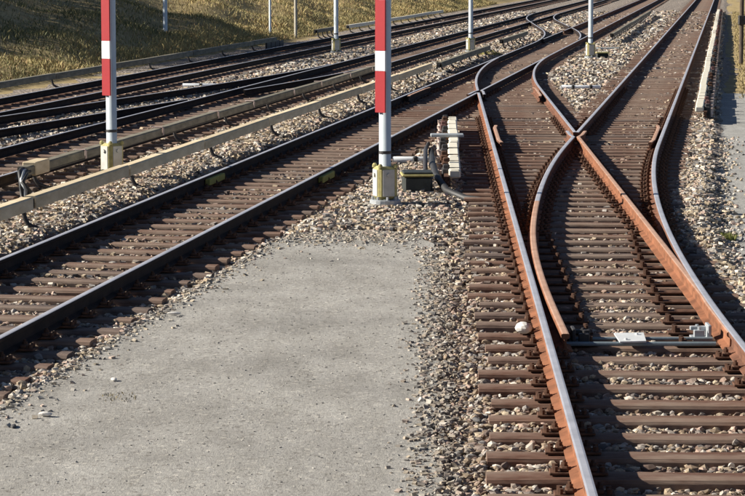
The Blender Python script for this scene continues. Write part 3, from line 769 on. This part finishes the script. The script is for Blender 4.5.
def colours(X, Y, n):
    c = PAL[RNG.choice(len(PAL), n, p=PW / PW.sum())] * RNG.uniform(.72, 1.2, (n, 1))
    d = track_dist(X, Y); f = np.clip(1 - smooth01((d - .8) / .7), 0, 1) * RNG.uniform(.1, 1.0, n)
    f = np.where(RNG.random(n) < .13, 0, f)[:, None]
    return c * (1 - f) + f * (c * .25 + np.array([.095, .058, .042]))  # stones near tracks browned for rust and oil, with shade painted in
def on_sleeper(X, Y, u, v):                       # hidden inside a sleeper: not needed
    r = np.zeros(len(u), bool)
    for uc, v0 in ((UL, 8.3), (UM, 24.0), (UN, 34.0)):
        ph = (v - v0) % SP; r |= (abs(u - uc) < 1.15) & ((ph < .085) | (ph > SP - .085))
    yr = Y + (X - Rx(Y)) * TR; ph = (yr - 7.2) % SP
    r |= (X > Rx(Y) - 1.15) & (X < np.maximum(Rx(Y) + 1, (US + HG + Y * ST) / CT + .3)) & (Y < Y_LONG) & ((ph < .085) | (ph > SP - .085))
    return r
def scatter(Y0, Y1, density, s0, s1, kind, name, label):
    xr = .16 * Y1 + 1.2; n = int((Y1 - Y0) * 2 * xr * density)
    Y = RNG.uniform(Y0, Y1, n); X = RNG.uniform(-xr, xr, n); keep = abs(X) < .156 * Y + .8
    X, Y = X[keep], Y[keep]; u, v = X * CT - Y * ST, X * ST + Y * CT
    inp = in_poly(X, Y, PATH); edge = .06 * np.sin(v * 3.1) + .05 * np.sin(v * 7.7)
    e2_ = np.interp(v, [20, 27, 33, 46], [.06, .02, -.17, -.22])
    keep = (u > -16.35) & ((u < e2_ + edge) | ((Y < 27) & (X < 3.75))) & ~inp & ~on_sleeper(X, Y, u, v)
    X, Y = X[keep], Y[keep]; n = len(X)
    sz = RNG.uniform(s0, s1, n) * np.where(RNG.random(n) < .08, 1.35, 1)
    return stones(name, label, X, Y, bed_z(X, Y) + .035 + RNG.normal(0, .012, n), sz, colours(X, Y, n), kind)
scatter(11, 24, 820, .018, .036, 'ico', 'ballast_stones', 'loose crushed stone ballast around the near sleepers and switch blades')
scatter(24, 40, 400, .022, .042, 'box', 'ballast_stones', 'loose crushed stone ballast around the marker posts and tracks')
scatter(40, 64, 150, .030, .052, 'box', 'ballast_stones', 'crushed stone ballast around the frogs of the crossover')
scatter(64, 112, 38, .042, .080, 'box', 'ballast_stones', 'crushed stone ballast on the far tracks')
scatter(112, 165, 13, .06, .12, 'box', 'ballast_stones', 'crushed stone ballast on the farthest stretch of the tracks')
# stones lying between and on sleepers and over the path's ragged edges
n = 11000; t_ = RNG.random(n); k = RNG.integers(0, 3, n)
Y = np.where(k == 0, RNG.uniform(11, 27.6, n), np.where(k == 1, RNG.uniform(11, 27.6, n), 29.3 - RNG.exponential(.4, n)))
ex = np.array([[p[1], p[0]] for p in PATH[:6]]); xr_ = np.interp(Y, ex[:, 0], ex[:, 1])
X = np.where(k == 0, xr_ + .05 - np.abs(RNG.normal(0, .15, n)), np.where(k == 1, (-5.10 + Y * ST) / CT - .06 + RNG.exponential(.07, n), RNG.uniform(-1.3, .55, n)))
X = np.where(k == 0, xr_ + RNG.normal(0, .11, n), X)
keep = in_poly(X, Y, PATH) | ((k == 0) & (X > xr_) & (X < xr_ + .16)); X, Y = X[keep], Y[keep]; n = len(X)
stones('path_gravel', 'scattered stones along the ragged edges of the grey path', X, Y, np.full(n, PZ + .002), .008 + .024 * RNG.random(n) ** 2, colours(X, Y, n) * .6 + np.array([.13, .125, .11]), 'box')
n = 10000; Y = RNG.uniform(12, 29.2, n); X = RNG.uniform(-3.2, .7, n); keep = in_poly(X, Y, PATH); X, Y = X[keep], Y[keep]; n = len(X)
stones('path_pebbles', 'tiny pebbles strewn over the grey path', X, Y, np.full(n, PZ), .003 + .009 * RNG.random(n) ** 4, np.array([.29, .28, .255]) * RNG.uniform(.75, 1.35, (n, 1)), 'box')
n = 1500; Y = RNG.uniform(17, 46, n); u = np.interp(Y, [20, 27, 33, 46], [.06, .02, -.16, -.22]) + RNG.exponential(.13, n); X = (u + Y * ST) / CT
stones('path_gravel', 'scattered stones along the edge of the service path', X, Y, np.full(n, P2Z + .01), RNG.uniform(.016, .04, n), colours(X, Y, n), 'ico')
# single larger stones
def lump(label, x, y, z, r, mk, sq=(1.2, .9, .7), group=None):
    VV, Fc = variants(1, 'ico', int(abs(x * 97 + y * 31)) + 3); b = MB(); b.add([tuple(p * r * np.array(sq)) for p in VV[0]], [tuple(int(i) for i in q) for q in Fc])
    me = b.mesh('stone', mk); o = link('stone', me); o.location = (x, y, z); o.rotation_euler = (0, 0, x * 7)
    md = o.modifiers.new('round', 'SUBSURF'); md.levels = 1; md.render_levels = 1
    return tag(o, label, 'stone', group)
lump('pale rounded stone lodged against the outer side of the rusty switch rail', fA(20.7) - .15, 20.75, .065, .082, 'pale_stone', (1.0, .85, 1.3))
lump('large white stone on the grey path near the sleeper ends', -2.30, 17.15, PZ + .02, .06, 'pale_stone')
lump('dark flat stone on the grey path beside the large white stone', -2.46, 16.75, PZ + .01, .05, 'dark_stone', (1.4, .7, .5))
lump('smaller white stone lying alone on the grey path', -1.97, 18.65, PZ + .015, .035, 'pale_stone')
lump('pale stone at the gravel fringe of the path beside the dark track', -1.80, 22.2, PZ + .02, .05, 'pale_stone')
lump('dark round stone at the end of a sleeper beside the gravel', .72, 16.95, -.02, .055, 'dark_stone')
lump('white stone lying between two sleepers outside the rusty rail', .98, 15.75, -.03, .04, 'pale_stone')

# ------------------------------------------------------------------ vegetation
def blades(name, label, X, Y, Z, h, w, tint, cat='grass', stuff=True):
    n = len(X); a = RNG.uniform(0, 2 * np.pi, n); l = RNG.normal(0, .35, (n, 2)) * h[:, None]
    dx, dy = np.cos(a) * w, np.sin(a) * w
    P = np.stack([np.stack([X - dx, Y - dy, Z - .02], -1), np.stack([X + dx, Y + dy, Z - .02], -1),
                  np.stack([X + l[:, 0] * .35 + dx * .7, Y + l[:, 1] * .35 + dy * .7, Z + h * .6], -1), np.stack([X + l[:, 0], Y + l[:, 1], Z + h], -1)], 1)
    idx = (np.array([(0, 1, 2), (0, 2, 3)])[None] + (np.arange(n) * 4)[:, None, None]).reshape(-1, 3)
    me = fast_mesh(name, P.reshape(-1, 3), idx, np.repeat(tint, 4, 0)); me.materials.append(M['grass'])
    o = link(name, me); 
    if stuff: o['kind'] = 'stuff'
    return tag(o, label, cat)
n = 130000; v = 48 + 150 * RNG.random(n) ** 1.25; u = -18.1 - np.abs(RNG.normal(0, 6.0, n)) * np.where(RNG.random(n) < .3, .2, 1)
X = u * CT + v * ST; Y = -u * ST + v * CT; keep = (abs(X) < .162 * Y + 2) & (X < 14); u, v, X, Y = u[keep], v[keep], X[keep], Y[keep]; n = len(X)
cl = .5 + .5 * np.sin(u * 1.3 + 1.7 * np.sin(v * .5)) * np.sin(v * .6 + u * .8)
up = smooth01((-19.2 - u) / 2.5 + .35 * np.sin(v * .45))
g1 = np.array([.48, .38, .165]); g2 = np.array([.20, .185, .07]); g3 = np.array([.32, .20, .095]); g_shade = np.array([.085, .10, .04])
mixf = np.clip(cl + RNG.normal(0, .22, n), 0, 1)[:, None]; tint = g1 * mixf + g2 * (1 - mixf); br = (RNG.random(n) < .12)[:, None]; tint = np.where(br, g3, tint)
shade_f = np.clip(up * .75 + RNG.normal(0, .2, n), 0, 1)[:, None] * (v < 100)[:, None]; tint = (tint * (1 - shade_f) + g_shade * shade_f) * RNG.uniform(.75, 1.2, (n, 1))  # tree shade painted into the uphill grass as a darker green
blades('dry_grass', 'long dry yellow grass covering the embankment, tinted darker uphill for tree shade', X, Y, bank(u, v) - .07, RNG.uniform(.05, .20, n) * (.5 + .8 * cl), RNG.uniform(.004, .009, n) * (1 + v / 150), tint)
n = 16000; v = RNG.uniform(60, 170, n); u = .35 + np.abs(RNG.normal(0, 2.0, n)); X = u * CT + v * ST; Y = -u * ST + v * CT
blades('dry_grass', 'thin dry grass on the verge beside the far service path', X, Y, np.full(n, -.11), RNG.uniform(.03, .12, n), RNG.uniform(.006, .016, n), np.array([.34, .27, .12]) * RNG.uniform(.6, 1.2, (n, 1)))
def tuft(label, x, y, z, r, h, n, col):
    a = RNG.uniform(0, 2 * np.pi, n); q = r * np.sqrt(RNG.random(n)); X = x + q * np.cos(a); Y = y + q * np.sin(a) * 1.8
    return blades('grass_tuft', label, X, Y, np.full(n, z), RNG.uniform(.4, 1, n) * h, RNG.uniform(.003, .007, n), np.array(col) * RNG.uniform(.6, 1.3, (n, 1)), 'grass', True)
tuft('small green grass tuft on the edge of the service path', 4.10, 28.75, P2Z, .13, .10, 420, (.20, .21, .05))
tuft('sparse dry weed growing on the grey path', -1.85, 17.9, PZ, .14, .025, 70, (.20, .165, .085))
tuft('sparse grass around the foot of the thin pale post', *W(-8.4, 86.5)[:2], -.08, .6, .22, 500, (.30, .27, .09))

def tree(label, u, v, H, R):
    x, y = W(u, v)[:2]; z = float(bank(np.array(u), np.array(v))) - .1
    t = thing('tree', label, 'tree', (x, y, z), 0, 'trees on top of the embankment'); b = MB()
    b.tube([(0, 0, -.2), (.05, 0, H * .3), (.0, .1, H * .6), (.1, 0, H * .9)], [.22, .17, .11, .03], 9)
    tips = []
    for k in range(9):
        a = k * 2.4; h0 = H * (.2 + .07 * k); L = R * random.uniform(.6, .95); e_ = Vector((math.cos(a) * L, math.sin(a) * L, h0 + L * .5))
        b.tube([(0, 0, h0), e_ * .5 + Vector((0, 0, h0 * .5 - .1)), e_], [.08, .05, .015], 6); tips += [e_, e_ * .6 + Vector((0, 0, h0 * .4))]
    tips.append(Vector((.1, 0, H * .95))); part('trunk', b, 'bark', t, True)
    n = 7000; T = np.array([tuple(p) for p in tips]); c = T[RNG.integers(0, len(T), n)] + RNG.normal(0, R * .24, (n, 3)); c[:, 2] = np.maximum(c[:, 2], .15)
    d1 = RNG.normal(0, 1, (n, 3)); d1 /= np.linalg.norm(d1, axis=1)[:, None]; d2 = np.cross(d1, RNG.normal(0, 1, (n, 3))); d2 /= np.linalg.norm(d2, axis=1)[:, None]
    s = RNG.uniform(.07, .13, (n, 1)); P = np.stack([c - d1 * s, c + d2 * s * .55, c + d1 * s, c - d2 * s * .55], 1)
    idx = (np.array([(0, 1, 2), (0, 2, 3)])[None] + (np.arange(n) * 4)[:, None, None]).reshape(-1, 3)
    me = fast_mesh('crown', P.reshape(-1, 3), idx); me.materials.append(M['leaf']); link('crown', me, t)
for k, (u, v, H_, R_) in enumerate([(-33, 69.5, 2.8, 1.9), (-33, 73.3, 3.4, 2.2), (-33.0, 77.5, 6.0, 2.6), (-33.5, 81.5, 6.4, 2.8), (-33, 86, 6.2, 2.8), (-33.6, 90.5, 6.6, 2.8), (-33.2, 95, 6.3, 2.7), (-34, 99, 5.8, 2.4)]):
    tree('low young tree at the near end of the tree row on the embankment' if k < 2 else 'dense tall green tree in the row on top of the grassy embankment', u, v, H_, R_)
